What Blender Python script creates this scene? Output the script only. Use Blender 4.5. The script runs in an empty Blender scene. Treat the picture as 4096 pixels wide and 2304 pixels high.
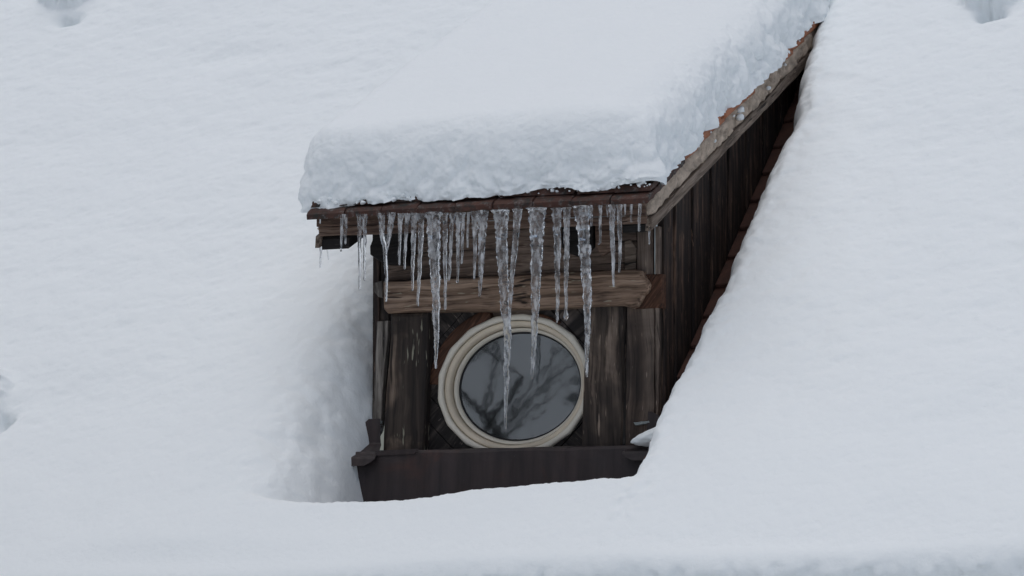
import bpy, bmesh, math, random
import numpy as np
from mathutils import Vector

random.seed(7)
R = math.radians
scene = bpy.context.scene
COL = scene.collection

# ------------------------------------------------------------------ camera
PSI, FPX, HOR, DIST = R(24), 12500.0, 2400.0, 12.5
TH = math.atan((HOR - 1152) / FPX)
CD = np.array([-math.sin(PSI) * math.cos(TH), math.cos(PSI) * math.cos(TH), math.sin(TH)])
CR = np.array([math.cos(PSI), math.sin(PSI), 0.0])
CU = np.cross(CR, CD)
CP = np.array([0, 0, 1.2]) - DIST * CD
cam_data = bpy.data.cameras.new('camera')
cam_data.sensor_width = 36
cam_data.lens = 36 * FPX / 4096
cam_data.clip_end = 2000
cam_data.dof.use_dof = True
cam_data.dof.focus_distance = 12.35
cam_data.dof.aperture_fstop = 5.6
cam = bpy.data.objects.new('camera', cam_data)
COL.objects.link(cam)
cam.location = CP
cam.rotation_euler = Vector(CD).to_track_quat('-Z', 'Y').to_euler()
scene.camera = cam

# ------------------------------------------------------------------ sky, sun, exposure
SUN_EL, SUN_AZ = R(78), R(190)          # azimuth measured clockwise from +Y, seen from above
world = bpy.data.worlds.new('World')
scene.world = world
world.use_nodes = True
wn, wl = world.node_tree.nodes, world.node_tree.links
wn.clear()
sky = wn.new('ShaderNodeTexSky')
sky.sky_type = 'NISHITA'
sky.sun_disc = False
sky.sun_elevation = SUN_EL
sky.sun_rotation = SUN_AZ
sky.dust_density = 3.0
sky.air_density = 1.0
sky.ozone_density = 1.0
hs = wn.new('ShaderNodeHueSaturation')
hs.inputs['Saturation'].default_value = 0.80
bg = wn.new('ShaderNodeBackground')
bg.inputs['Strength'].default_value = 0.07
wo = wn.new('ShaderNodeOutputWorld')
wl.new(sky.outputs[0], hs.inputs['Color'])
wl.new(hs.outputs[0], bg.inputs['Color'])
wl.new(bg.outputs[0], wo.inputs['Surface'])
sd = bpy.data.lights.new('sun', 'SUN')
sd.energy = 1.1
sd.angle = R(80)
sd.color = (1.0, 0.985, 0.97)
sun = bpy.data.objects.new('sun', sd)
COL.objects.link(sun)
sdir = Vector((math.sin(SUN_AZ) * math.cos(SUN_EL), math.cos(SUN_AZ) * math.cos(SUN_EL), math.sin(SUN_EL)))
sun.rotation_euler = sdir.to_track_quat('Z', 'Y').to_euler()
sun.location = sdir * 30
scene.view_settings.view_transform = 'Standard'
scene.view_settings.look = 'None'
scene.view_settings.gamma = 1.0
scene.view_settings.exposure = 0.05
scene.cycles.max_bounces = 14
scene.cycles.transmission_bounces = 10
scene.cycles.diffuse_bounces = 5
scene.cycles.caustics_refractive = True
scene.cycles.use_denoising = True


# ------------------------------------------------------------------ helpers
def ray(px, py):
    v = CD * FPX + CR * (px - 2048) - CU * (py - 1152)
    return v / np.linalg.norm(v)


def on_plane(px, py, n, p0):
    v = ray(px, py)
    n = np.array(n, float)
    return CP + v * np.dot(n, np.array(p0, float) - CP) / np.dot(n, v)


def on_y(px, py, y):                       # point of a front-parallel plane
    return on_plane(px, py, (0, 1, 0), (0, y, 0))


def xz(pts, y):
    return [tuple(on_y(a, b, y)[[0, 2]]) for a, b in pts]


def _hash(ix, iy, iz, seed):
    h = (ix.astype(np.int64) * 374761393 + iy.astype(np.int64) * 668265263 + iz.astype(np.int64) * 2147483647 + seed * 974634777)
    h = h & 0xFFFFFFFF
    h = ((h ^ (h >> 13)) * 1274126177) & 0xFFFFFFFF
    h = ((h ^ (h >> 16)) * 2246822519) & 0xFFFFFFFF
    return (h ^ (h >> 15)) & 0xFFFFFFFF


def vnoise(p, seed=0):
    """smooth value noise in -1..1, p is (n,3)"""
    i = np.floor(p).astype(np.int64)
    f = p - i
    f = f * f * f * (f * (f * 6 - 15) + 10)
    out = 0
    for dx in (0, 1):
        wx = f[:, 0] if dx else 1 - f[:, 0]
        for dy in (0, 1):
            wy = f[:, 1] if dy else 1 - f[:, 1]
            for dz in (0, 1):
                wz = f[:, 2] if dz else 1 - f[:, 2]
                out = out + wx * wy * wz * (_hash(i[:, 0] + dx, i[:, 1] + dy, i[:, 2] + dz, seed) / 4294967295.0)
    return out * 2 - 1


def fbm(p, octaves=4, seed=0, gain=0.5, lac=2.03):
    out, a = 0, 1.0
    for k in range(octaves):
        out = out + a * vnoise(p * lac ** k + 17.3 * k, seed + k)
        a *= gain
    return out


def lumps(p, seed=0):
    """rounded clods: 1 at a cell's centre, falling to 0 where cells meet"""
    i = np.floor(p).astype(np.int64)
    acc = np.zeros(len(p))
    for dx in (-1, 0, 1):
        for dy in (-1, 0, 1):
            for dz in (-1, 0, 1):
                c = i + np.array([dx, dy, dz])
                o = np.stack([_hash(c[:, 0], c[:, 1], c[:, 2], seed + k) / 4294967295.0 for k in (1, 2, 3)], 1)
                d = ((c + o - p) ** 2).sum(1)
                acc += np.exp(-11.0 * d)
    best = -np.log(acc + 1e-9) / 11.0
    return np.clip(1 - best / 0.75, 0, 1.15)


def sstep(t):
    t = np.clip(t, 0, 1)
    return t * t * (3 - 2 * t)


def tag(o, label=None, cat=None, group=None, kind=None):
    if label: o['label'] = label
    if cat: o['category'] = cat
    if group: o['group'] = group
    if kind: o['kind'] = kind
    return o


def empty(name, loc=(0, 0, 0)):
    o = bpy.data.objects.new(name, None)
    o.location = loc
    o.empty_display_size = 0.1
    COL.objects.link(o)
    bpy.context.view_layer.update()
    return o


def link(name, me, mat, parent=None):
    o = bpy.data.objects.new(name, me)
    if mat is not None:
        me.materials.append(mat)
    COL.objects.link(o)
    if parent is not None:
        o.parent = parent
        o.matrix_parent_inverse = parent.matrix_world.inverted()
    return o


def from_np(name, verts, faces, mat, parent=None, smooth=True):
    me = bpy.data.meshes.new(name)
    me.vertices.add(len(verts))
    me.vertices.foreach_set('co', np.asarray(verts, np.float32).ravel())
    faces = np.asarray(faces, np.int32)
    n, k = faces.shape
    me.loops.add(n * k)
    me.loops.foreach_set('vertex_index', faces.ravel())
    me.polygons.add(n)
    me.polygons.foreach_set('loop_start', np.arange(0, n * k, k, dtype=np.int32))
    me.polygons.foreach_set('loop_total', np.full(n, k, np.int32))
    me.update(calc_edges=True)
    me.validate()
    if smooth:
        me.polygons.foreach_set('use_smooth', np.ones(len(me.polygons), bool))
    return link(name, me, mat, parent)


def bm_link(name, bm, mat, parent=None, smooth=False):
    bmesh.ops.recalc_face_normals(bm, faces=bm.faces)
    me = bpy.data.meshes.new(name)
    bm.to_mesh(me)
    bm.free()
    if smooth:
        me.polygons.foreach_set('use_smooth', np.ones(len(me.polygons), bool))
    return link(name, me, mat, parent)


def prism(name, poly, axis, d0, d1, mat, parent=None, bevel=0.004, jitter=0.0, step=0.05, seed=0, taper=0.0):
    """poly: outline in the two other axes, extruded along axis from d0 to d1; long edges may be roughened"""
    pts = []
    n = len(poly)
    rnd = random.Random(seed)
    for i in range(n):
        a, b = np.array(poly[i], float), np.array(poly[(i + 1) % n], float)
        L = np.linalg.norm(b - a)
        k = max(1, int(L / step)) if jitter else 1
        nr = np.array([-(b - a)[1], (b - a)[0]]) / max(L, 1e-6)
        for j in range(k):
            w = 0 if j == 0 else rnd.uniform(-1, 1) * jitter
            pts.append(a + (b - a) * j / k + nr * w)
    bm = bmesh.new()

    def mk(p, d):
        if axis == 'y': return (p[0], d, p[1])
        if axis == 'x': return (d, p[0], p[1])
        return (p[0], p[1], d)
    va = [bm.verts.new(mk(p, d0)) for p in pts]
    vb = [bm.verts.new(mk(p, d1)) for p in pts]
    fa = bm.faces.new(va)
    fb = bm.faces.new(vb)
    m = len(pts)
    for i in range(m):
        bm.faces.new((va[i], va[(i + 1) % m], vb[(i + 1) % m], vb[i]))
    bmesh.ops.recalc_face_normals(bm, faces=bm.faces)
    if bevel > 0:
        rim = [e for e in bm.edges if e in set(fa.edges) | set(fb.edges)]
        bmesh.ops.bevel(bm, geom=rim, offset=bevel, segments=2, profile=0.5, affect='EDGES', clamp_overlap=True)
    return bm_link(name, bm, mat, parent)


def box(name, lo, hi, mat, parent=None, bevel=0.003):
    return prism(name, [(lo[0], lo[2]), (hi[0], lo[2]), (hi[0], hi[2]), (lo[0], hi[2])], 'y', lo[1], hi[1], mat, parent, bevel)


# ------------------------------------------------------------------ materials
def new_mat(name):
    m = bpy.data.materials.new(name)
    m.use_nodes = True
    nt = m.node_tree
    nt.nodes.clear()
    out = nt.nodes.new('ShaderNodeOutputMaterial')
    bs = nt.nodes.new('ShaderNodeBsdfPrincipled')
    nt.links.new(bs.outputs[0], out.inputs['Surface'])
    return m, nt, bs, out


def coords(nt, scale=(1, 1, 1), rot=(0, 0, 0)):
    tc = nt.nodes.new('ShaderNodeTexCoord')
    mp = nt.nodes.new('ShaderNodeMapping')
    # rotate first, then stretch
    mp0 = nt.nodes.new('ShaderNodeMapping')
    mp0.inputs['Rotation'].default_value = rot
    mp.inputs['Scale'].default_value = scale
    nt.links.new(tc.outputs['Object'], mp0.inputs['Vector'])
    nt.links.new(mp0.outputs[0], mp.inputs['Vector'])
    return mp.outputs[0]


def noise(nt, vec, scale, detail=4, rough=0.55, dist=0.0):
    n = nt.nodes.new('ShaderNodeTexNoise')
    n.inputs['Scale'].default_value = scale
    n.inputs['Detail'].default_value = detail
    n.inputs['Roughness'].default_value = rough
    n.inputs['Distortion'].default_value = dist
    if vec is not None:
        nt.links.new(vec, n.inputs['Vector'])
    return n.outputs['Fac']


def ramp(nt, fac, stops):
    r = nt.nodes.new('ShaderNodeValToRGB')
    el = r.color_ramp.elements
    while len(el) < len(stops):
        el.new(0.5)
    for e, (p, c) in zip(el, stops):
        e.position = p
        e.color = (*c, 1) if len(c) == 3 else c
    nt.links.new(fac, r.inputs[0])
    return r.outputs[0]


def mixc(nt, fac, a, b, mode='MIX'):
    m = nt.nodes.new('ShaderNodeMix')
    m.data_type = 'RGBA'
    m.blend_type = mode
    for s, v in ((m.inputs[0], fac), (m.inputs[6], a), (m.inputs[7], b)):
        if hasattr(v, 'is_linked'):
            nt.links.new(v, s)
        elif isinstance(v, tuple):
            s.default_value = (*v, 1)
        else:
            s.default_value = v
    return m.outputs[2]


def math_n(nt, op, a, b=0.0):
    m = nt.nodes.new('ShaderNodeMath')
    m.operation = op
    for s, v in ((m.inputs[0], a), (m.inputs[1], b)):
        if hasattr(v, 'is_linked'):
            nt.links.new(v, s)
        else:
            s.default_value = v
    return m.outputs[0]


def bump(nt, bs, height, strength, dist):
    b = nt.nodes.new('ShaderNodeBump')
    b.inputs['Strength'].default_value = strength
    b.inputs['Distance'].default_value = dist
    nt.links.new(height, b.inputs['Height'])
    nt.links.new(b.outputs[0], bs.inputs['Normal'])


def wood(name, dark, mid, light, grain='x', worn=0.5, rot=0.0, scale=1.0, seed=0.0, black=0.55, rotx=0.0):
    """weathered timber: stretched fibre, growth rings, cracks and blackened stains"""
    m, nt, bs, out = new_mat(name)
    lo, hi = 2.2 * scale, 60 * scale
    sc = {'x': (lo, hi, hi), 'z': (hi, hi, lo), 'y': (hi, lo, hi)}[grain]
    rt = (rotx, rot, 0)
    tc = nt.nodes.new('ShaderNodeTexCoord')
    # a slow bend keeps the grain from running dead straight
    base = nt.nodes.new('ShaderNodeMapping')
    base.inputs['Location'].default_value = (seed * 3.1, seed * 1.7, seed * 2.3)
    base.inputs['Rotation'].default_value = rt
    nt.links.new(tc.outputs['Object'], base.inputs['Vector'])
    nz = nt.nodes.new('ShaderNodeTexNoise')
    nz.inputs['Scale'].default_value = 3.2
    nz.inputs['Detail'].default_value = 2
    nt.links.new(base.outputs[0], nz.inputs['Vector'])
    sub = nt.nodes.new('ShaderNodeVectorMath'); sub.operation = 'SUBTRACT'
    nt.links.new(nz.outputs['Color'], sub.inputs[0]); sub.inputs[1].default_value = (0.5, 0.5, 0.5)
    mul = nt.nodes.new('ShaderNodeVectorMath'); mul.operation = 'SCALE'
    nt.links.new(sub.outputs[0], mul.inputs[0]); mul.inputs['Scale'].default_value = 0.055
    add = nt.nodes.new('ShaderNodeVectorMath'); add.operation = 'ADD'
    nt.links.new(base.outputs[0], add.inputs[0]); nt.links.new(mul.outputs[0], add.inputs[1])
    st = nt.nodes.new('ShaderNodeMapping')
    st.inputs['Scale'].default_value = sc
    nt.links.new(add.outputs[0], st.inputs['Vector'])
    v = st.outputs[0]
    fib = noise(nt, v, 2.2, 5, 0.6)
    ring = noise(nt, v, 0.75, 3, 0.5, 0.4)
    patch = noise(nt, base.outputs[0], 4.5 * scale, 4, 0.6, 0.5)
    c1 = ramp(nt, ring, [(0.30, dark), (0.50, mid), (0.68, light)])
    c2 = ramp(nt, fib, [(0.32, (0.30, 0.29, 0.29)), (0.48, (0.85, 0.84, 0.83)), (0.62, (1.0, 1.0, 1.0)), (0.78, (1.5, 1.5, 1.5))])
    col = mixc(nt, 1.0, c1, c2, 'MULTIPLY')
    stain = ramp(nt, patch, [(black - 0.14, (1, 1, 1)), (black + 0.08, (0, 0, 0))])
    col = mixc(nt, math_n(nt, 'MULTIPLY', stain, 1 - worn), col, (0.016, 0.014, 0.014))
    st2 = nt.nodes.new('ShaderNodeMapping')
    st2.inputs['Scale'].default_value = tuple(a * b for a, b in zip(sc, {'x': (1.1, 1.4, 1.4), 'z': (1.4, 1.4, 1.1), 'y': (1.4, 1.1, 1.4)}[grain]))
    st2.inputs['Location'].default_value = (seed, 5.0, 2.0)
    nt.links.new(add.outputs[0], st2.inputs['Vector'])
    ck = noise(nt, st2.outputs[0], 0.8, 2, 0.4)
    crack = ramp(nt, ck, [(0.300, (1, 1, 1)), (0.345, (0, 0, 0))])
    col = mixc(nt, math_n(nt, 'MULTIPLY', crack, 0.85), col, (0.006, 0.0055, 0.005))
    st3 = nt.nodes.new('ShaderNodeMapping')
    st3.inputs['Scale'].default_value = tuple({True: 9.0, False: 75.0}[a < b] * scale for a, b in zip(sc, (10, 10, 10)))
    st3.inputs['Location'].default_value = (3.0, seed, 7.0)
    nt.links.new(add.outputs[0], st3.inputs['Vector'])
    fleck = ramp(nt, noise(nt, st3.outputs[0], 1.6, 2, 0.5), [(0.66, (0, 0, 0)), (0.72, (1, 1, 1))])
    col = mixc(nt, math_n(nt, 'MULTIPLY', fleck, 0.55), col, tuple(min(0.5, x * 1.5) for x in light))
    nt.links.new(col, bs.inputs['Base Color'])
    bs.inputs['Roughness'].default_value = 0.75
    bs.inputs['Specular IOR Level'].default_value = 0.25
    h = math_n(nt, 'SUBTRACT', math_n(nt, 'ADD', math_n(nt, 'MULTIPLY', fib, 0.6), ring), math_n(nt, 'MULTIPLY', crack, 0.8))
    bump(nt, bs, h, 0.55, 0.004)
    return m


def snow_mat(name, tint=(0.838, 0.882, 0.902), sss=0.0, grain=0.55):
    m, nt, bs, out = new_mat(name)
    v = coords(nt)
    bs.inputs['Base Color'].default_value = (*tint, 1)
    bs.inputs['Roughness'].default_value = 0.9
    bs.inputs['Specular IOR Level'].default_value = 0.05
    bs.inputs['Subsurface Weight'].default_value = sss
    bs.inputs['Subsurface Radius'].default_value = (0.9, 1.0, 1.15)
    bs.inputs['Subsurface Scale'].default_value = 0.018
    fine = noise(nt, v, 190, 3, 0.6)
    mid = noise(nt, v, 45, 3, 0.55)
    h = math_n(nt, 'ADD', math_n(nt, 'MULTIPLY', fine, 0.35), mid)
    bump(nt, bs, h, grain, 0.005)
    return m


M = {}
M['snow'] = snow_mat('snow')
M['snow_soft'] = snow_mat('snow_granular', grain=0.65)
M['beam'] = wood('weathered_beam', (0.115, 0.076, 0.053), (0.29, 0.195, 0.138), (0.43, 0.31, 0.23), 'x', 0.6, seed=1, black=0.42)
M['upper'] = wood('grey_brown_board', (0.080, 0.057, 0.045), (0.18, 0.130, 0.102), (0.28, 0.21, 0.17), 'x', 0.45, seed=2, black=0.46)
M['fascia'] = wood('red_brown_fascia', (0.06, 0.036, 0.028), (0.15, 0.095, 0.07), (0.24, 0.17, 0.13), 'x', 0.7, seed=3, black=0.38)
M['post'] = wood('blackened_post', (0.045, 0.034, 0.028), (0.155, 0.110, 0.083), (0.42, 0.32, 0.245), 'z', 0.15, scale=0.62, seed=4, black=0.585)
M['post2'] = wood('dark_grey_post', (0.030, 0.024, 0.020), (0.092, 0.069, 0.055), (0.28, 0.215, 0.17), 'z', 0.2, scale=0.62, seed=5, black=0.60)
M['corner'] = wood('corner_board', (0.045, 0.033, 0.027), (0.13, 0.095, 0.076), (0.28, 0.22, 0.18), 'z', 0.25, scale=0.62, seed=6, black=0.52)
M['grey'] = wood('grey_weathered_board', (0.10, 0.09, 0.08), (0.20, 0.18, 0.16), (0.34, 0.31, 0.28), 'z', 0.6, seed=7, black=0.42)
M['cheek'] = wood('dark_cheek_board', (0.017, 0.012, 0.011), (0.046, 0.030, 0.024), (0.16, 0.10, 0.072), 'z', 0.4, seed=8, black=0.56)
M['black'] = wood('black_timber', (0.008, 0.008, 0.008), (0.016, 0.014, 0.013), (0.035, 0.03, 0.027), 'x', 0.6, seed=9)
M['diag_a'] = wood('diagonal_board', (0.014, 0.012, 0.012), (0.036, 0.030, 0.028), (0.15, 0.125, 0.11), 'x', 0.25, rot=R(45), seed=10, black=0.52)
M['diag_b'] = wood('diagonal_board_other_way', (0.014, 0.012, 0.012), (0.036, 0.030, 0.028), (0.15, 0.125, 0.11), 'x', 0.25, rot=R(-45), seed=11, black=0.52)
M['brown'] = wood('red_brown_trim', (0.04, 0.019, 0.012), (0.085, 0.04, 0.024), (0.12, 0.058, 0.036), 'x', 0.75, rot=R(50), seed=12, black=0.40)
M['pale'] = wood('pale_backing_board', (0.09, 0.068, 0.053), (0.19, 0.15, 0.12), (0.28, 0.225, 0.185), 'x', 0.7, seed=13, black=0.40)
M['verge_wood'] = wood('grey_verge_board', (0.080, 0.060, 0.047), (0.19, 0.148, 0.118), (0.30, 0.245, 0.20), 'y', 0.6, seed=14, black=0.42, rotx=-R(26.3))


def plain(name, col, rough=0.6, spec=0.3, var=0.25, scale=20.0, bstr=0.15, bdist=0.002, metal=0.0):
    m, nt, bs, out = new_mat(name)
    v = coords(nt)
    n = noise(nt, v, scale, 5, 0.6)
    c = ramp(nt, n, [(0.25, tuple(x * (1 - var) for x in col)), (0.75, tuple(min(1, x * (1 + var)) for x in col))])
    nt.links.new(c, bs.inputs['Base Color'])
    bs.inputs['Roughness'].default_value = rough
    bs.inputs['Specular IOR Level'].default_value = spec
    bs.inputs['Metallic'].default_value = metal
    bump(nt, bs, noise(nt, v, scale * 6, 3, 0.6), bstr, bdist)
    return m


M['cream'] = plain('cream_paint', (0.70, 0.61, 0.48), 0.45, 0.4, 0.12, 7, 0.08)
M['cream_pale'] = plain('pale_cream_paint', (0.74, 0.69, 0.59), 0.45, 0.4, 0.06, 14, 0.06)
M['gasket'] = plain('black_rubber', (0.015, 0.015, 0.016), 0.5)
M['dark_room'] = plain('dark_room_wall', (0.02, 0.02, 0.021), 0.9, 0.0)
M['mortar'] = plain('sandy_mortar', (0.56, 0.465, 0.38), 0.95, 0.1, 0.45, 22, 1.0, 0.010)
M['solder'] = plain('grey_solder', (0.20, 0.205, 0.21), 0.5, 0.4, 0.5, 60, 0.5)
M['verdigris'] = plain('pale_corroded_lead', (0.24, 0.27, 0.27), 0.7, 0.3, 0.35, 70, 0.6)


def tile_mat(name, a, b, moss):
    m, nt, bs, out = new_mat(name)
    v = coords(nt)
    n1 = noise(nt, v, 9, 5, 0.65)
    n2 = noise(nt, v, 26, 5, 0.65)
    c = ramp(nt, n1, [(0.3, a), (0.7, b)])
    mo = ramp(nt, n2, [(0.62 - moss, (0, 0, 0)), (0.74 - moss * 0.6, (1, 1, 1))])
    c = mixc(nt, mo, c, (0.020, 0.021, 0.019))
    if moss > 0.1:
        fr_ = ramp(nt, noise(nt, coords(nt, (1, 1, 1), (1, 2, 0)), 38, 5, 0.7), [(0.54, (0, 0, 0)), (0.68, (1, 1, 1))])
        c = mixc(nt, math_n(nt, 'MULTIPLY', fr_, 0.6), c, (0.17, 0.165, 0.16))
    nt.links.new(c, bs.inputs['Base Color'])
    bs.inputs['Roughness'].default_value = 0.7
    bs.inputs['Specular IOR Level'].default_value = 0.35
    bump(nt, bs, noise(nt, v, 150, 4, 0.65), 0.5, 0.003)
    return m


M['tile'] = tile_mat('terracotta_tile', (0.12, 0.048, 0.030), (0.22, 0.088, 0.050), 0.03)
M['tile_dry'] = tile_mat('dry_orange_tile', (0.24, 0.09, 0.045), (0.40, 0.165, 0.085), 0.02)
M['tile_shaded'] = tile_mat('shaded_dark_tile', (0.05, 0.024, 0.019), (0.11, 0.048, 0.033), 0.05)  # terracotta darkened in its colour for the deep shade beside the cheek
M['tile_wet'] = tile_mat('wet_mossy_tile', (0.040, 0.018, 0.014), (0.085, 0.036, 0.024), 0.13)

# dark brown coated sheet metal with a little rust
m, nt, bs, out = new_mat('brown_sheet_metal')
v = coords(nt)
c = ramp(nt, noise(nt, v, 5, 5, 0.6, 0.6), [(0.35, (0.030, 0.024, 0.026)), (0.60, (0.036, 0.026, 0.026)), (0.75, (0.062, 0.031, 0.026))])
stv = ramp(nt, noise(nt, coords(nt, (26, 2, 2.5)), 1.0, 4, 0.6), [(0.35, (0.75, 0.75, 0.75)), (0.7, (1.35, 1.3, 1.28))])
c = mixc(nt, 1.0, c, stv, 'MULTIPLY')
sp = ramp(nt, noise(nt, v, 160, 2, 0.5), [(0.74, (0, 0, 0)), (0.80, (1, 1, 1))])
c = mixc(nt, math_n(nt, 'MULTIPLY', sp, 0.35), c, (0.20, 0.19, 0.19))
nt.links.new(c, bs.inputs['Base Color'])
bs.inputs['Roughness'].default_value = 0.55
bs.inputs['Specular IOR Level'].default_value = 0.35
bump(nt, bs, noise(nt, v, 7, 3, 0.5), 0.2, 0.006)
M['sheet'] = m

# window glass: reflects, and lets the dark room show through
m, nt, bs, out = new_mat('window_glass')
nt.nodes.remove(bs)
gl = nt.nodes.new('ShaderNodeBsdfGlossy'); gl.inputs['Roughness'].default_value = 0.033
gl.inputs['Color'].default_value = (0.93, 0.97, 1.0, 1)
tr = nt.nodes.new('ShaderNodeBsdfTransparent'); tr.inputs['Color'].default_value = (0.75, 0.78, 0.78, 1)
fr = nt.nodes.new('ShaderNodeFresnel'); fr.inputs['IOR'].default_value = 2.4
bp = nt.nodes.new('ShaderNodeBump'); bp.inputs['Strength'].default_value = 0.12; bp.inputs['Distance'].default_value = 0.002
nt.links.new(noise(nt, coords(nt), 9, 2, 0.5), bp.inputs['Height'])
nt.links.new(bp.outputs[0], gl.inputs['Normal'])
mx = nt.nodes.new('ShaderNodeMixShader')
nt.links.new(fr.outputs[0], mx.inputs[0]); nt.links.new(tr.outputs[0], mx.inputs[1]); nt.links.new(gl.outputs[0], mx.inputs[2])
nt.links.new(mx.outputs[0], out.inputs['Surface'])
M['glass'] = m

# ice: clear with bubbly, milky patches
m, nt, bs, out = new_mat('clear_ice')
v = coords(nt, (1, 1, 0.45))
bs.inputs['Base Color'].default_value = (0.97, 0.985, 1.0, 1)
bs.inputs['Transmission Weight'].default_value = 1.0
bs.inputs['IOR'].default_value = 1.31
bs.inputs['Roughness'].default_value = 0.01
n1 = noise(nt, v, 120, 3, 0.6)
bump(nt, bs, math_n(nt, 'ADD', n1, math_n(nt, 'MULTIPLY', noise(nt, v, 260, 2, 0.5), 0.4)), 0.22, 0.003)
tl = nt.nodes.new('ShaderNodeBsdfTranslucent'); tl.inputs['Color'].default_value = (0.93, 0.95, 0.97, 1)
df = nt.nodes.new('ShaderNodeBsdfDiffuse'); df.inputs['Color'].default_value = (0.93, 0.95, 0.97, 1)
milk = nt.nodes.new('ShaderNodeMixShader'); milk.inputs[0].default_value = 0.75
nt.links.new(tl.outputs[0], milk.inputs[1]); nt.links.new(df.outputs[0], milk.inputs[2])
mk = ramp(nt, noise(nt, coords(nt, (1, 1, 0.3)), 60, 3, 0.55), [(0.47, (0.03, 0.03, 0.03)), (0.66, (0.52, 0.52, 0.52))])
mx = nt.nodes.new('ShaderNodeMixShader')
nt.links.new(mk, mx.inputs[0]); nt.links.new(bs.outputs[0], mx.inputs[1]); nt.links.new(milk.outputs[0], mx.inputs[2])
nt.links.new(mx.outputs[0], out.inputs['Surface'])
M['ice'] = m
M['bark'] = plain('dark_bark', (0.022, 0.020, 0.017), 0.9, 0.1, 0.4, 12)
M['leaf'] = plain('dark_needles', (0.020, 0.026, 0.016), 0.8, 0.1, 0.4, 12)
M['plaster'] = plain('house_plaster', (0.42, 0.39, 0.34), 0.9, 0.1, 0.1, 3)

# ------------------------------------------------------------------ the setting
# ground far below, snow covered, out to the horizon
gx = np.linspace(-400, 400, 41)
G = np.stack(np.meshgrid(gx, gx, indexing='ij'), -1).reshape(-1, 2)
gz = -4.5 + 0.30 * np.maximum(0, -G[:, 1] - 18) * (np.abs(G[:, 1]) < 1e9) + 0.25 * fbm(np.c_[G / 25, np.zeros(len(G))], 3, 3)  # unseen rise behind the camera, added to brighten the pane's reflection
idx = np.arange(41 * 41).reshape(41, 41)
quads = np.stack([idx[:-1, :-1], idx[1:, :-1], idx[1:, 1:], idx[:-1, 1:]], -1).reshape(-1, 4)
tag(from_np('snowy_ground', np.c_[G, gz], quads, M['snow']), kind='structure')

# main roof plane: z = Z0 + tan(ALPHA) * y
ALPHA = R(42.6)
TA, CA, SA = math.tan(ALPHA), math.cos(ALPHA), math.sin(ALPHA)
Z0 = 0.655
RN = np.array([0, -SA, CA])
RV = np.array([0, CA, SA])


def roof_pt(x, v, h=0.0):
    return np.array([x, 0, Z0]) + RV * v + RN * h


roof = empty('main_roof', (0, 0, Z0))
tag(roof, 'steep terracotta tiled house roof under the snow', kind='structure')


def roof_slab(x0, x1, v0, v1):
    bm = bmesh.new()
    vs = []
    for h in (-0.10, 0.0):
        for x, vv in ((x0, v0), (x1, v0), (x1, v1), (x0, v1)):
            vs.append(bm.verts.new(roof_pt(x, vv, h)))
    for f in ((3, 2, 1, 0), (4, 5, 6, 7), (0, 1, 5, 4), (1, 2, 6, 5), (2, 3, 7, 6), (3, 0, 4, 7)):
        bm.faces.new([vs[i] for i in f])
    return bm_link('roof_deck', bm, M['tile_shaded'], roof)


V_EAVE = -1.13
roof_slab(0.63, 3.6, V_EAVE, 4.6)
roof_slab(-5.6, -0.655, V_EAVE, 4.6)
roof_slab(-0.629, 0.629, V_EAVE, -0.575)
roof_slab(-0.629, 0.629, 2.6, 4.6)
# house body under the eave
tag(box('house_wall', (-5.4, -0.45, -4.6), (3.4, 4.0, -0.55), M['plaster'], None, 0.0), 'plastered house wall under the snowy roof', 'wall')

# single tiles that show beside the dormer
tbm = bmesh.new()
bmesh.ops.create_cube(tbm, size=1)
for vtx in tbm.verts:
    vtx.co = Vector((vtx.co.x * 0.172, vtx.co.y * 0.36, vtx.co.z * 0.020))
bmesh.ops.bevel(tbm, geom=list(tbm.edges), offset=0.004, segments=1, affect='EDGES')
tile_me = bpy.data.meshes.new('roof_tile')
tbm.to_mesh(tile_me)
tbm.free()
tile_me.materials.append(M['tile_shaded'])


def roof_tile(x, v, lift=0.0, tilt=0.0):
    o = bpy.data.objects.new('roof_tile', tile_me)
    COL.objects.link(o)
    p = roof_pt(x, v, 0.030 + lift)
    o.location = p
    o.rotation_euler = (ALPHA - R(5.5) + random.uniform(-0.015, 0.015), tilt, random.uniform(-0.02, 0.02))
    o.parent = roof
    o.matrix_parent_inverse = roof.matrix_world.inverted()
    return o


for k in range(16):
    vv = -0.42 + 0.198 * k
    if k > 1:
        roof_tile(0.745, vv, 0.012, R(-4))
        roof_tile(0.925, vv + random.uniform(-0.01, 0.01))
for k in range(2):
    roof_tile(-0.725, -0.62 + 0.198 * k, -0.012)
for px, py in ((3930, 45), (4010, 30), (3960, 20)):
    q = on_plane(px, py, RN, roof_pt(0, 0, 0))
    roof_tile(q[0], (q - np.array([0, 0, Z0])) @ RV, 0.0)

# ---- snow lying on the main roof
T = 0.275
DX = 0.0105


def plane_uv(px, py, h=T):
    q = on_plane(px, py, RN, roof_pt(0, 0, h))
    w = q - roof_pt(0, 0, h)
    return w[0], w @ RV


xs = np.arange(-5.2, 3.3, DX)
nwall = 26
vs_ = np.arange(V_EAVE + 0.09, 4.3, DX)
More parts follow.
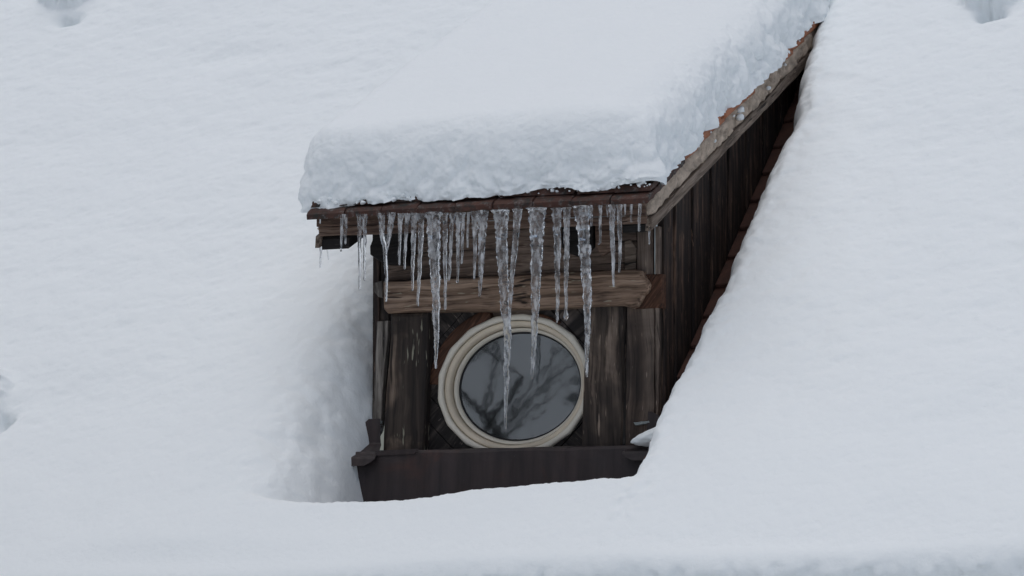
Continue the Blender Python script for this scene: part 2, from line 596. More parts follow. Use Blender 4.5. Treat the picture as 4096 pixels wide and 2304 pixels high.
# profile across the eave: a rounded wall first, then the slope
prof = []
for k in range(nwall):
    t = k / nwall
    if t < 0.55:
        prof.append((V_EAVE + 0.012 - 0.035 * math.sin(t / 0.55 * math.pi * 0.9), (T - 0.09) * t / 0.55))
    else:
        a = (t - 0.55) / 0.45 * math.pi / 2
        prof.append((V_EAVE + 0.09 - 0.09 * math.cos(a), T - 0.09 + 0.09 * math.sin(a)))
pv = np.array([p[0] for p in prof] + list(vs_))
ph = np.array([p[1] / T for p in prof] + [1.0] * len(vs_))
NX, NV = len(xs), len(pv)
X, V = np.meshgrid(xs, pv, indexing='ij')
H01 = np.broadcast_to(ph, X.shape).copy()
X, V, H01 = X.ravel(), V.ravel(), H01.ravel()
# the eave line of the snow wanders and hangs lower on the left
wander = 0.05 * vnoise(np.c_[X * 0.8, X * 0, X * 0], 5) - 0.16 * sstep((0.4 - X) / 1.6)
V = V + wander * sstep(1 - (V - V_EAVE) / 0.5)
P3 = np.c_[X, V, np.zeros_like(X)]
# hole melted round the dormer
pxy = np.c_[X * 2.3, V * 2.3, np.zeros_like(X)]
wob = 0.030 * fbm(pxy, 3, 11) + 0.012 * fbm(pxy * 6, 3, 12)
tr_ = (X - 0.777 + 0.085 * sstep((V - 1.5) / 0.8) + 0.055 * sstep((0.55 - V) / 0.8) + wob * 0.7) / 0.135
tf_ = (-0.718 - V + wob * 0.35 + 0.125 * sstep((X + 0.35) / 1.05)) / 0.085
fz = sstep((0.80 - V) / 0.45)
xl = -0.42 - 0.214 * fz + 0.21 * np.maximum(0, -0.17 - V * CA)
tl_ = (xl - X + wob * (0.8 - 0.5 * fz)) / 0.44
tt_ = (V - 3.0) / 0.3
pos = lambda a: np.maximum(a, 0)
tR = np.sqrt(pos(tr_) ** 2 + pos(tf_) ** 2 + pos(tt_) ** 2)
prof_r = np.sqrt(np.clip(1 - (1 - np.clip(tR, 0, 1)) ** 2.2, 0, 1))
prof_l = 1 - (1 - np.clip(tl_, 0, 1)) ** (2.0 + 1.6 * fz)
hole = 1 - (1 - prof_r) * (1 - prof_l)
t = np.sqrt(tR ** 2 + pos(tl_) ** 2)
Hh = T * H01 * hole
inside = t <= 0.0
# slow waves, wind ripples across the slope, and clods on the wall beside the dormer
soft = sstep((V - V_EAVE) / 0.15) * sstep(t * 0.9)
Hh += soft * (0.020 * fbm(np.c_[X * 1.1, V * 1.5, X * 0], 3, 21))
rip = fbm(np.c_[X * 9 + 2.0 * V, V * 14 - 2.5 * X, X * 0], 4, 31, 0.6)
calm = 0.35 + 0.65 * sstep((V + 0.75) / 0.9)
Hh += soft * calm * (0.0040 * rip)
Hh += soft * (0.5 + 0.5 * calm) * 0.0013 * fbm(np.c_[X * 22 + 4 * V, V * 38 - 5 * X, X * 0], 3, 33, 0.6)
Hh += soft * 0.0011 * fbm(np.c_[X * 60, V * 75, X * 0], 2, 41)
near_l = sstep((-0.54 - X) / 0.08) * sstep(1 - (-0.66 - X) / 0.55) * sstep((V + 0.75) / 0.15)
m_ = (near_l > 0.01) & (V < 2.4)
q = np.c_[X[m_] * 9, V[m_] * 9, Hh[m_] * 9] + 0.35 * np.c_[vnoise(P3[m_] * 9, 51), vnoise(P3[m_] * 9, 52), vnoise(P3[m_] * 9, 53)]
Hh[m_] += near_l[m_] * (0.016 * (lumps(q * 0.9, 61) - 0.35) + 0.009 * (lumps(q * 2.2, 62) - 0.3) + 0.004 * fbm(q * 3, 3, 63))


near_r = sstep(tr_ * 3) * sstep(1 - (tr_ - 0.4) / 1.4) * (V > -0.9) * (V < 2.9)
m_ = near_r > 0.01
q = np.c_[X[m_] * 22, V[m_] * 22, Hh[m_] * 22]
Hh[m_] += near_r[m_] * (0.010 * (lumps(q, 64) - 0.4) + 0.005 * fbm(q * 1.7, 3, 65))


crest = sstep(tf_ * 3) * sstep(1 - (tf_ - 0.5) / 1.2) * (X > -0.9) * (X < 1.0)
m_ = crest > 0.01
q = np.c_[X[m_] * 85, V[m_] * 85, X[m_] * 0]
Hh[m_] += crest[m_] * 0.0035 * fbm(q, 2, 66)


def bulge(px, py, rx, rv, hgt, edge, seed):
    """a higher slab of snow with a broken lower face"""
    u0, v0 = plane_uv(px, py)
    n = 0.16 * fbm(np.c_[X * 5, V * 5, X * 0], 4, seed)
    m = (np.abs(X - u0) < rx * 2) & (np.abs(V - v0) < rv * 2)
    n[m] += 0.14 * (lumps(np.c_[X[m] * 26, V[m] * 26, X[m] * 0], seed) - 0.5)
    d = 1 - np.sqrt(((X - u0) / rx) ** 2 + ((V - v0) / rv) ** 2) + n
    return hgt * sstep(d / edge)


def dip(px, py, rx, rv, dep):
    u0, v0 = plane_uv(px, py)
    k = 1 + 0.45 * fbm(np.c_[X * 9, V * 9, X * 0], 3, 171)
    return -dep * np.exp(-(((X - u0) / rx) ** 2 + ((V - v0) / rv) ** 2) * k)


H_before = Hh.copy()
Hh += dip(275, 78, 0.06, 0.04, 0.11) + bulge(325, -80, 0.20, 0.28, 0.11, 0.30, 71)
Hh += dip(3956, 52, 0.05, 0.035, 0.13) + bulge(3978, -70, 0.17, 0.20, 0.10, 0.30, 72)
Hh += dip(-25, 1670, 0.07, 0.08, 0.10) + bulge(-175, 1570, 0.24, 0.20, 0.08, 0.4, 73)
Hh += dip(1010, 210, 0.40, 0.07, 0.020) + dip(3330, 320, 0.10, 0.05, 0.012)
# broken crystals on the overhanging eave face
face = sstep((1 - H01) * 6)
fm = face > 0.01
qf = np.c_[X[fm] * 16, V[fm] * 16, H01[fm] * T * 16]
VV = V.copy()
# the hollows have broken, clotted walls
gash = sstep(np.abs(Hh - H_before) / 0.05) * (V > -0.9)
gm = gash > 0.02
qg = np.c_[X[gm] * 22, V[gm] * 22, Hh[gm] * 22]
lg = gash[gm] * (0.016 * (lumps(qg, 181) - 0.4) + 0.010 * fbm(qg * 2, 3, 182))
VV[gm] -= lg
Hh[gm] += lg * 0.6
VV[fm] -= face[fm] * (0.022 * (lumps(qf, 81) - 0.3) + 0.010 * fbm(qf * 2, 3, 82))
neg = np.where(X < 0, pos(-tl_) * 0.44, 0.2)
Hh[t <= 0] = np.where(X < 0, -4.0 * np.minimum(neg, 0.2), -0.012)[t <= 0]
pts = np.array([0, 0, Z0])[None] + X[:, None] * np.array([1, 0, 0]) + VV[:, None] * RV + Hh[:, None] * RN
idx = np.arange(NX * NV).reshape(NX, NV)
quads = np.stack([idx[:-1, :-1], idx[1:, :-1], idx[1:, 1:], idx[:-1, 1:]], -1).reshape(-1, 4)
bare = (((t <= 0.0) & (neg > 0.15) & (X > -0.626) & (X < 0.72)) | ((X > -0.63) & (X < 0.645) & (V > -0.12) & (V < 2.9))) & (H01 > 0.99)
keep = ~(bare[quads].all(1))
snow_o = from_np('roof_snow', pts, quads[keep], M['snow'])
tag(snow_o, 'deep smooth snow covering the main roof', kind='structure')

# ------------------------------------------------------------------ the dormer
dormer = empty('dormer', (0, 0, 0.55))
tag(dormer, 'weathered dark wooden shed dormer with oval window on the snowy roof', 'dormer')
BETA = R(26.3)
TB, CB, SB = math.tan(BETA), math.cos(BETA), math.sin(BETA)
XC = 0.640


def dz(y):                                    # underside of the dormer's tiles
    return 1.470 + (y + 0.38) * TB


# cheek boards (both sides), each its own board, alternately proud
for side in (1, -1):
    y = 0.035
    k = 0
    while y < 1.95:
        w = random.uniform(0.098, 0.122)
        y1 = min(y + w, 1.97)
        z0a, z0b = Z0 + TA * y - 0.02, Z0 + TA * (y1 - 0.003) - 0.02
        z1a, z1b = dz(y) - 0.05, dz(y1) - 0.05
        if z1a - z0a > 0.02 and z1b - z0b > 0.005:
            off = 0.010 if k % 2 else 0.0
            xa, xb = XC - 0.03, XC + off
            if side < 0:
                xa, xb = -xb, -xa
            prism('cheek_board', [(y, z0a), (y1 - 0.003, z0b), (y1 - 0.003, z1b), (y, z1a)], 'x', xa, xb, M['cheek'], dormer, 0.003, 0.0012, 0.12, k)
        y = y1
        k += 1

# front posts, corner boards, beams
LP = xz([(1557, 1250), (1714, 1247), (1706, 1500), (1700, 1640), (1690, 1815), (1527, 1830), (1535, 1640), (1552, 1440)], 0.0)
prism('post', LP, 'y', 0.0, 0.13, M['post'], dormer, 0.016, 0.004, 0.07, 1)
RP = xz([(2342, 1215), (2494, 1212), (2490, 1500), (2482, 1812), (2322, 1812), (2330, 1500)], 0.0)
prism('post', RP, 'y', 0.0, 0.13, M['post2'], dormer, 0.016, 0.004, 0.07, 2)
prism('corner_board', xz([(2508, 1225), (2618, 1228), (2618, 1760), (2500, 1812)], 0.012), 'y', 0.012, 0.034, M['corner'], dormer, 0.004, 0.002, 0.05, 3)
prism('corner_board', xz([(2548, 905), (2612, 905), (2612, 1098), (2548, 1098)], 0.012), 'y', 0.012, 0.034, M['corner'], dormer, 0.003, 0.001, 0.05, 4)
prism('corner_strip', xz([(2619, 905), (2637, 905), (2633, 1760), (2621, 1760)], 0.004), 'y', 0.004, 0.036, M['corner'], dormer, 0.003, 0.001, 0.05, 5)
prism('corner_board', xz([(1507, 1285), (1553, 1282), (1535, 1500), (1524, 1700), (1489, 1700), (1498, 1480)], 0.03), 'y', 0.03, 0.06, M['grey'], dormer, 0.004, 0.002, 0.05, 6)
prism('corner_board', xz([(1522, 1035), (1550, 1035), (1556, 1300), (1520, 1300)], 0.045), 'y', 0.045, 0.08, M['post2'], dormer, 0.003, 0.002, 0.05, 7)
# cross beam with a cut, frayed right end and the tenon stub beyond it
BE = xz([(1528, 1124), (1800, 1112), (2200, 1091), (2535, 1076), (2565, 1082), (2580, 1110), (2596, 1135), (2590, 1165), (2572, 1180), (2560, 1205),
         (2548, 1226), (2525, 1232), (2495, 1222), (2200, 1232), (1900, 1243), (1545, 1252), (1530, 1235)], -0.03)
prism('cross_beam', BE, 'y', -0.03, 0.11, M['beam'], dormer, 0.016, 0.003, 0.08, 8)
prism('beam_stub', xz([(2540, 1098), (2648, 1095), (2648, 1232), (2540, 1236)], 0.0), 'y', 0.0, 0.05, M['brown'], dormer, 0.005, 0.002, 0.05, 9)
prism('beam_stub', xz([(1497, 1130), (1528, 1122), (1531, 1192), (1512, 1188), (1496, 1168)], 0.0), 'y', 0.0, 0.10, M['grey'], dormer, 0.006, 0.003, 0.03, 10)
prism('head_board', xz([(1545, 925), (2548, 890), (2547, 1000), (2520, 960), (2498, 965), (2498, 1078), (1545, 1124)], 0.03), 'y', 0.03, 0.07, M['upper'], dormer, 0.003, 0.001, 0.05, 11)
prism('head_board_end', xz([(2497, 966), (2520, 958), (2546, 990), (2544, 1078), (2497, 1080)], 0.02), 'y', 0.02, 0.06, M['pale'], dormer, 0.004, 0.002, 0.03, 12)
prism('bracket', xz([(1488, 915), (1488, 960), (1478, 985), (1479, 1018), (1536, 1056), (1612, 1058), (1625, 1000), (1625, 912)], -0.04), 'y', -0.04, 0.06, M['black'], dormer, 0.006, 0.002, 0.03, 13)  # plate end drawn black, so its colour carries the shadow under the eave
prism('bracket', xz([(2243, 890), (2368, 888), (2372, 985), (2325, 1030), (2262, 1008), (2245, 985)], -0.0), 'y', 0.0, 0.06, M['black'], dormer, 0.006, 0.002, 0.03, 14)
prism('bracket', xz([(2374, 888), (2440, 888), (2438, 1000), (2398, 1022), (2374, 985)], -0.01), 'y', 0.004, 0.06, M['fascia'], dormer, 0.006, 0.002, 0.03, 15)

# ---- oval window
EC = (-0.010, 0.812)
EA, EB, ET = 0.2665, 0.2165, R(4.6)


def ell(a, r):
    x, z = (EA + r) * math.cos(a), (EB + r) * math.sin(a)
    return (EC[0] + x * math.cos(ET) - z * math.sin(ET), EC[1] + x * math.sin(ET) + z * math.cos(ET))


def ring(name, profile, mat, parent, n=120, a0=0.0, a1=2 * math.pi, facets=None):
    full = abs(a1 - a0 - 2 * math.pi) < 1e-6
    m = n if full else n + 1
    verts, faces = [], []
    for i in range(m):
        a = a0 + (a1 - a0) * i / n
        for j, (r, y) in enumerate(profile):
            if facets and j in facets:
                s = 2 * math.pi / 17
                k = math.floor((a + 0.1) / s)
                f = (a + 0.1) / s - k
                p0, p1 = ell(k * s - 0.1, r), ell((k + 1) * s - 0.1, r)
                p = (p0[0] * (1 - f) + p1[0] * f, p0[1] * (1 - f) + p1[1] * f)
            else:
                p = ell(a, r)
            verts.append((p[0], y, p[1]))
    k = len(profile)
    for i in range(m if full else m - 1):
        i2 = (i + 1) % m
        for j in range(k - 1):
            faces.append((i * k + j, i * k + j + 1, i2 * k + j + 1, i2 * k + j))
        faces.append((i * k + k - 1, i * k, i2 * k, i2 * k + k - 1))
    o = from_np(name, np.array(verts), np.array(faces), mat, parent, smooth=False)
    return o


win = empty('oval_window', (EC[0], 0.05, EC[1] - EB))
win.parent = dormer
win.matrix_parent_inverse = dormer.matrix_world.inverted()
bpy.context.view_layer.update()
tag(win, 'oval window with cream stepped frame')
ring('outer_casing', [(0.046, 0.068), (0.0455, 0.036), (0.050, 0.031), (0.066, 0.031), (0.073, 0.037), (0.074, 0.068)], M['cream_pale'], win, facets=(3, 4, 5))
ring('frame_ring', [(0.0195, 0.100), (0.0205, 0.062), (0.0235, 0.054), (0.029, 0.050), (0.040, 0.047), (0.0435, 0.050), (0.0445, 0.058), (0.0445, 0.100)], M['cream'], win)
ring('sash_ring', [(0.0025, 0.108), (0.0030, 0.094), (0.0060, 0.086), (0.0110, 0.080), (0.0165, 0.079), (0.0185, 0.083), (0.0190, 0.108)], M['cream_pale'], win)
ring('gasket', [(-0.006, 0.110), (-0.004, 0.1015), (0.0022, 0.0985), (0.0024, 0.110)], M['gasket'], win)
gv = [(EC[0], 0.104, EC[1])] + [(ell(2 * math.pi * i / 96, 0.0)[0], 0.104, ell(2 * math.pi * i / 96, 0.0)[1]) for i in range(96)]
gf = [(0, 1 + i, 1 + (i + 1) % 96) for i in range(96)]
from_np('glass_pane', np.array(gv), np.array(gf), M['glass'], win, smooth=False)
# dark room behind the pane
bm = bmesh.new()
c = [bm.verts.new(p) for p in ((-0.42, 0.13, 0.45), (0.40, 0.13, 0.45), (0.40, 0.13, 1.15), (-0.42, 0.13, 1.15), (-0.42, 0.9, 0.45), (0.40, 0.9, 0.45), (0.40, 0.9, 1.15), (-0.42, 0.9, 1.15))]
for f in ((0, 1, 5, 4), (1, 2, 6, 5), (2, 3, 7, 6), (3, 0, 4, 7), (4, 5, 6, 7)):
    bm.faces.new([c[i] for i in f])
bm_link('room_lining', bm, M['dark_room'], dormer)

# panel behind the rings, from the oval out to the posts
X0, X1, ZB, ZT = -0.44, 0.345, 0.50, 1.135


def rect_hit(a):
    d = np.array([math.cos(a), math.sin(a)])
    ts = []
    if d[0] > 1e-9: ts.append((X1 - EC[0]) / d[0])
    if d[0] < -1e-9: ts.append((X0 - EC[0]) / d[0])
    if d[1] > 1e-9: ts.append((ZT - EC[1]) / d[1])
    if d[1] < -1e-9: ts.append((ZB - EC[1]) / d[1])
    tt = min(ts)
    return (EC[0] + d[0] * tt, EC[1] + d[1] * tt)


av = sorted([2 * math.pi * i / 96 for i in range(96)] + [math.atan2(z - EC[1], x - EC[0]) % (2 * math.pi) for x in (X0, X1) for z in (ZB, ZT)])
verts, faces = [], []
for a in av:
    ih, oh = ell(a, 0.030), rect_hit(a)
    for y in (0.070, 0.095):
        verts += [(ih[0], y, ih[1]), (oh[0], y, oh[1])]
n = len(av)
for i in range(n):
    j = (i + 1) % n
    faces += [(4 * i, 4 * i + 1, 4 * j + 1, 4 * j), (4 * i + 2, 4 * j + 2, 4 * j + 3, 4 * i + 3), (4 * i, 4 * j, 4 * j + 2, 4 * i + 2), (4 * i + 1, 4 * i + 3, 4 * j + 3, 4 * j + 1)]
from_np('window_panel', np.array(verts), np.array(faces), M['pale'], dormer, smooth=False)


def corner_boards(cx, cz, a0, a1, mat, nb, seed):
    """a corner of the panel laid with diagonal boards that stop at the oval"""
    d = np.array([cx - EC[0], cz - EC[1]])
    sx, sz = np.sign(d)
    nrm = np.array([sx, sz]) / math.sqrt(2)           # boards run across this direction
    tng = np.array([-nrm[1], nrm[0]])
    crn = np.array([cx, cz])
    top = crn @ nrm
    w = 0.078
    for b in range(nb):
        s1, s0 = top - b * w - 0.0015, top - (b + 1) * w + 0.0015
        pts_ = []
        for s in (s0, s1):
            L = (top - s)                              # half length to the two edges of the corner
            lo, hi = -L, L
            base_t = crn @ tng
            row = [nrm * s + tng * (base_t + lo), nrm * s + tng * (base_t + hi)]
            pts_.append(row)
        N = 14
        low, upp = [], []
        for i in range(N + 1):
            f = i / N
            pl = pts_[0][0] * (1 - f) + pts_[0][1] * f
            pu = pts_[1][0] * (1 - f) + pts_[1][1] * f
            # push the lower edge out of the oval
            for _ in range(90):
                q = pl - np.array(EC)
                xr, zr = q[0] * math.cos(ET) + q[1] * math.sin(ET), -q[0] * math.sin(ET) + q[1] * math.cos(ET)
                if (xr / (EA + 0.050)) ** 2 + (zr / (EB + 0.050)) ** 2 >= 1: break
                pl = pl + nrm * 0.006
            low.append(pl); upp.append(pu)
        ok = [i for i in range(N + 1) if (upp[i] - low[i]) @ nrm > 0.004]
        runs = []
        for i in ok:
            if runs and runs[-1][-1] == i - 1: runs[-1].append(i)
            else: runs.append([i])
        for run in runs:
            if len(run) < 3: continue
            i0, i1 = run[0], run[-1]
            poly = [tuple(low[i]) for i in range(i0, i1 + 1)] + [tuple(upp[i]) for i in range(i1, i0 - 1, -1)]
            cl = []
            for p in poly:
                p = (min(max(p[0], X0), X1), min(max(p[1], ZB), ZT))
                if not cl or math.hypot(p[0] - cl[-1][0], p[1] - cl[-1][1]) > 0.002: cl.append(p)
            if len(cl) > 3:
                prism('diagonal_board', cl, 'y', 0.050 + 0.003 * (b % 2), 0.069, mat, dormer, 0.002)


corner_boards(X0, ZB, 0, 0, M['diag_a'], 4, 0)
corner_boards(X1, ZB, 0, 0, M['diag_b'], 4, 1)
corner_boards(X0, ZT, 0, 0, M['diag_b'], 3, 2)
corner_boards(X1, ZT, 0, 0, M['diag_a'], 3, 3)
ring('arch_trim', [(0.060, 0.069), (0.060, 0.040), (0.064, 0.037), (0.110, 0.037), (0.114, 0.041), (0.114, 0.069)], M['brown'], dormer, 50, R(103), R(172))
ring('arch_trim', [(0.060, 0.069), (0.060, 0.042), (0.064, 0.039), (0.078, 0.039), (0.082, 0.043), (0.082, 0.069)], M['brown'], dormer, 30, R(50), R(82))
prism('packing_block', xz([(1985, 1236), (2150, 1228), (2120, 1262), (2015, 1268)], 0.035), 'y', 0.0352, 0.068, M['pale'], dormer, 0.002)

# ---- sheet metal sill: apron in front, shaped caps at both ends
fl = empty('sill_flashing', (0, -0.1, 0.4))
fl.parent = dormer
fl.matrix_parent_inverse = dormer.matrix_world.inverted()
bpy.context.view_layer.update()


def sheet_strip(name, rows, mat, parent, thick=0.003):
    """rows of points joined into a bent sheet with a little thickness"""
    bm = bmesh.new()
    g = [[bm.verts.new(p) for p in r] for r in rows]
    for a, b in zip(g[:-1], g[1:]):
        for i in range(len(a) - 1):
            bm.faces.new((a[i], a[i + 1], b[i + 1], b[i]))
    bmesh.ops.recalc_face_normals(bm, faces=bm.faces)
    o = bm_link(name, bm, mat, parent)
    md = o.modifiers.new('thickness', 'SOLIDIFY')
    md.thickness = thick
    md.offset = 0
    return o


nx = 24
ap_rows = []
for (y, z) in ((0.048, 0.562), (-0.030, 0.558), (-0.112, 0.551), (-0.118, 0.540), (-0.122, 0.505), (-0.130, 0.420), (-0.138, 0.345), (-0.160, 0.332), (-0.42, 0.235)):
    ap_rows.append([(-0.648 + (1.298 if y > -0.05 else 1.398) * i / nx, y + 0.0025 * math.sin(i * 1.7) * (-0.15 < y < -0.12), z + 0.002 * math.sin(i * 0.9 + y * 30)) for i in range(nx + 1)])
sheet_strip('apron', ap_rows, M['sheet'], fl)
sheet_strip('drip_edge', [[(-0.545, -0.125, 0.5335), (-0.37, -0.125, 0.5385)], [(-0.545, -0.1235, 0.553), (-0.352, -0.1235, 0.559)]], M['sheet'], fl, 0.002)
sheet_strip('solder_seam', [[(-0.650 + 0.008 * i, y - 0.004, z + 0.004) for i in range(3)] for y, z in ((-0.122, 0.502), (-0.130, 0.420), (-0.138, 0.345))], M['solder'], fl, 0.003)


def cap_piece(xa, xb, name, flip=False):
    """upstand on the corner board, a sloping shelf, and a rounded lip over the apron"""
    rows = []
    prof_c = [(-0.006, 0.690, 0.05, 0.050), (-0.008, 0.675, 0.02, 0.050), (-0.010, 0.655, 0.006, 0.049), (-0.012, 0.620, 0.0, 0.048), (-0.014, 0.592, 0.0, 0.044),
              (-0.018, 0.585, 0.0, 0.040), (-0.075, 0.556, 0.0, 0.020), (-0.150, 0.528, 0.0, 0.0), (-0.154, 0.520, 0.0, 0.0), (-0.158, 0.505, 0.0, 0.02), (-0.162, 0.493, 0.012, 0.045)]
    for (y, z, inl, inr) in prof_c:
        a, b = xa, xb
        if flip:
            rows.append([(a + inr + (b - inl - a - inr) * i / 6, y, z) for i in range(7)])
        else:
            rows.append([(a + inl * 0.6 + (b - inr - a - inl * 0.6) * i / 6, y, z) for i in range(7)])
    return sheet_strip(name, rows, M['sheet'], fl, 0.003)


cap_piece(-0.664, -0.532, 'end_cap')
cap_piece(0.535, 0.650, 'end_cap', True)
# pale corroded upper edges of the caps
prism('lead_edge', xz([(1487, 1685), (1528, 1683), (1526, 1694), (1505, 1698), (1489, 1694)], 0.012), 'y', 0.006, 0.022, M['verdigris'], fl, 0.002, 0.002, 0.01, 3)
prism('lead_edge', xz([(2538, 1690), (2600, 1682), (2606, 1692), (2575, 1697), (2545, 1702)], 0.0), 'y', -0.012, 0.008, M['verdigris'], fl, 0.002, 0.002, 0.01, 4)

# ---- dormer roof: boarding, fascia, rafters, mortar verge, tiles
YE = -0.38
prism('roof_boarding', [(-0.30, dz(-0.30) - 0.040), (1.95, dz(1.95) - 0.040), (1.95, dz(1.95) - 0.012), (-0.30, dz(-0.30) - 0.012)], 'x', -0.70, 0.70, M['fascia'], dormer, 0.0)
zf = 1.4585
prism('fascia_board', [(-0.715, 1.447), (0.700, 1.4245), (0.700, 1.492), (-0.715, 1.492)], 'y', -0.322, -0.303, M['fascia'], dormer, 0.003, 0.0012, 0.08, 21)
prism('fascia_board', [(-0.706, 1.409), (0.704, 1.3905), (0.704, 1.4225), (-0.708, 1.445)], 'y', -0.318, -0.300, M['fascia'], dormer, 0.003, 0.0012, 0.08, 22)
for xa, xb, hh in ((-0.70, -0.575, 0.040), (0.60, 0.705, 0.034)):
    prism('verge_rafter', [(-0.305, 1.394), (-0.305, 1.394 - hh), (-0.16, 1.394 - hh + 0.145 * TB * 0.9), (1.75, dz(1.75) - 0.115), (1.75, dz(1.75) - 0.042), (-0.22, dz(-0.22) - 0.042)], 'x', xa, xb, M['black'], dormer, 0.004)

for side in (1, -1):
    xv = 0.724 * side
    # grey verge board
    lo = lambda y: 1.362 + (y + 0.316) * TB
    prism('verge_board', [(-0.318, lo(-0.318)), (1.80, lo(1.80)), (1.80, lo(1.80) + 0.048), (-0.312, lo(-0.312) + 0.046)], 'x', min(xv, xv - 0.026 * side), max(xv, xv - 0.026 * side), M['verge_wood'], dormer, 0.004, 0.002, 0.06, 31)
    # mortar bed, cracked into lumps
    y = -0.300
    k = 0
    while y < 1.75:
        L = random.uniform(0.10, 0.30)
        y1 = min(y + L, 1.78)
        zl0, zl1 = lo(y) + 0.049, lo(y1) + 0.049
        zt0, zt1 = dz(y) + 0.002, dz(y1) + 0.002
        c0 = random.uniform(-0.018, 0.018)
        nn = 16
        rows_ = []
        for i in range(nn + 1):
            f = i / nn
            yy0, yy1 = y + 0.0025, y1 - 0.0025
            rows_.append((yy0 + (yy1 - yy0) * f, zl0 + (zl1 - zl0) * f, zt0 + (zt1 - zt0) * f))
        verts, faces = [], []
        for (yy, za, zb) in rows_:
            for j in range(6):
                g = j / 5
                sk = c0 * (g - 0.5)
                edge_in = 0.012 * (1 if (yy == rows_[0][0] or yy == rows_[-1][0]) else 0) + (0.010 if j in (0, 5) else 0)
                nzv = 0.013 * float(vnoise(np.array([[yy * 45, g * 5, k * 3.3]]), 5)[0])
                verts.append(((0.722 - edge_in + nzv) * side, yy + sk, za + (zb - za) * g))
        base = len(verts)
        for (yy, za, zb) in rows_:
            for g in (0, 1):
                verts.append((0.660 * side, yy, za + (zb - za) * g))
        for i in range(nn):
            for j in range(5):
                faces.append((i * 6 + j, (i + 1) * 6 + j, (i + 1) * 6 + j + 1, i * 6 + j + 1))
            faces.append((base + 2 * i, base + 2 * i + 2, (i + 1) * 6, i * 6))
            faces.append((i * 6 + 5, (i + 1) * 6 + 5, base + 2 * i + 3, base + 2 * i + 1))
        for e in (0, nn):
            for j in range(5):
                faces.append((e * 6 + j, e * 6 + j + 1, base + 2 * e + (1 if j > 2 else 0), base + 2 * e + (1 if j > 2 else 0)) if False else (e * 6 + j, e * 6 + j + 1, base + 2 * e + 1, base + 2 * e))
        from_np('mortar_bed', np.array(verts), np.array(faces), M['mortar'], dormer, smooth=True)
        y = y1
        k += 1
    # verge tiles lapping the mortar in courses
    y = YE + 0.02
    k = 0
    while y < 1.75:
        y1 = y + 0.36
        lift = 0.026 + random.uniform(-0.004, 0.004)
        xo = 0.735 + random.uniform(-0.010, 0.010)
        za, zb = dz(y) + lift, dz(y1) + 0.002
        if k > 0:
            prism('verge_tile', [(y, za - 0.006), (y1, zb - 0.006), (y1, zb + 0.016), (y, za + 0.016)], 'x', min(side * xo, side * (xo - 0.17)), max(side * xo, side * (xo - 0.17)), M['tile_dry'], dormer, 0.004, 0.0015, 0.05, k)
        y += 0.165
        k += 1

# eave tiles: front course with its lip, and a second course stepping over it
xt = -0.728
k = 0
while xt < 0.73:
    w = random.uniform(0.158, 0.172)
    x1 = min(xt + w, 0.738)
    if 0.738 - x1 < 0.06: x1 = 0.738
    dy = random.uniform(-0.006, 0.006)
    drop = -0.010 * (xt + 0.73) / 1.46 + random.uniform(-0.003, 0.003)
    y0 = YE + dy
    prism('eave_tile', [(y0, dz(YE) + drop), (y0 - 0.003, dz(YE) + drop + 0.020), (y0 + 0.008, dz(YE) + 0.034 + drop), (y0 + 0.06, dz(YE) + 0.060 + drop), (0.02, dz(0.02) + 0.020), (0.02, dz(0.02) - 0.004)],
          'x', xt + 0.001, x1 - 0.001, M['tile_wet'], dormer, 0.004, 0.003, 0.02, k)
    prism('eave_tile', [(y0 + 0.030, dz(YE) + 0.052 + drop), (y0 + 0.035, dz(YE) + 0.078 + drop), (0.2, dz(0.2) + 0.036), (0.2, dz(0.2) + 0.016)],
          'x', xt + 0.002 + 0.01 * (k % 2), x1 - 0.002 + 0.008 * (k % 2), M['tile_wet'], dormer, 0.004, 0.002, 0.03, k + 40)
    xt = x1
    k += 1
# plain tiled body under the snow
prism('tile_bed', [(0.0, dz(0) - 0.004), (1.95, dz(1.95) - 0.004), (1.95, dz(1.95) + 0.018), (0.0, dz(0) + 0.018)], 'x', -0.72, 0.72, M['tile'], dormer, 0.0)


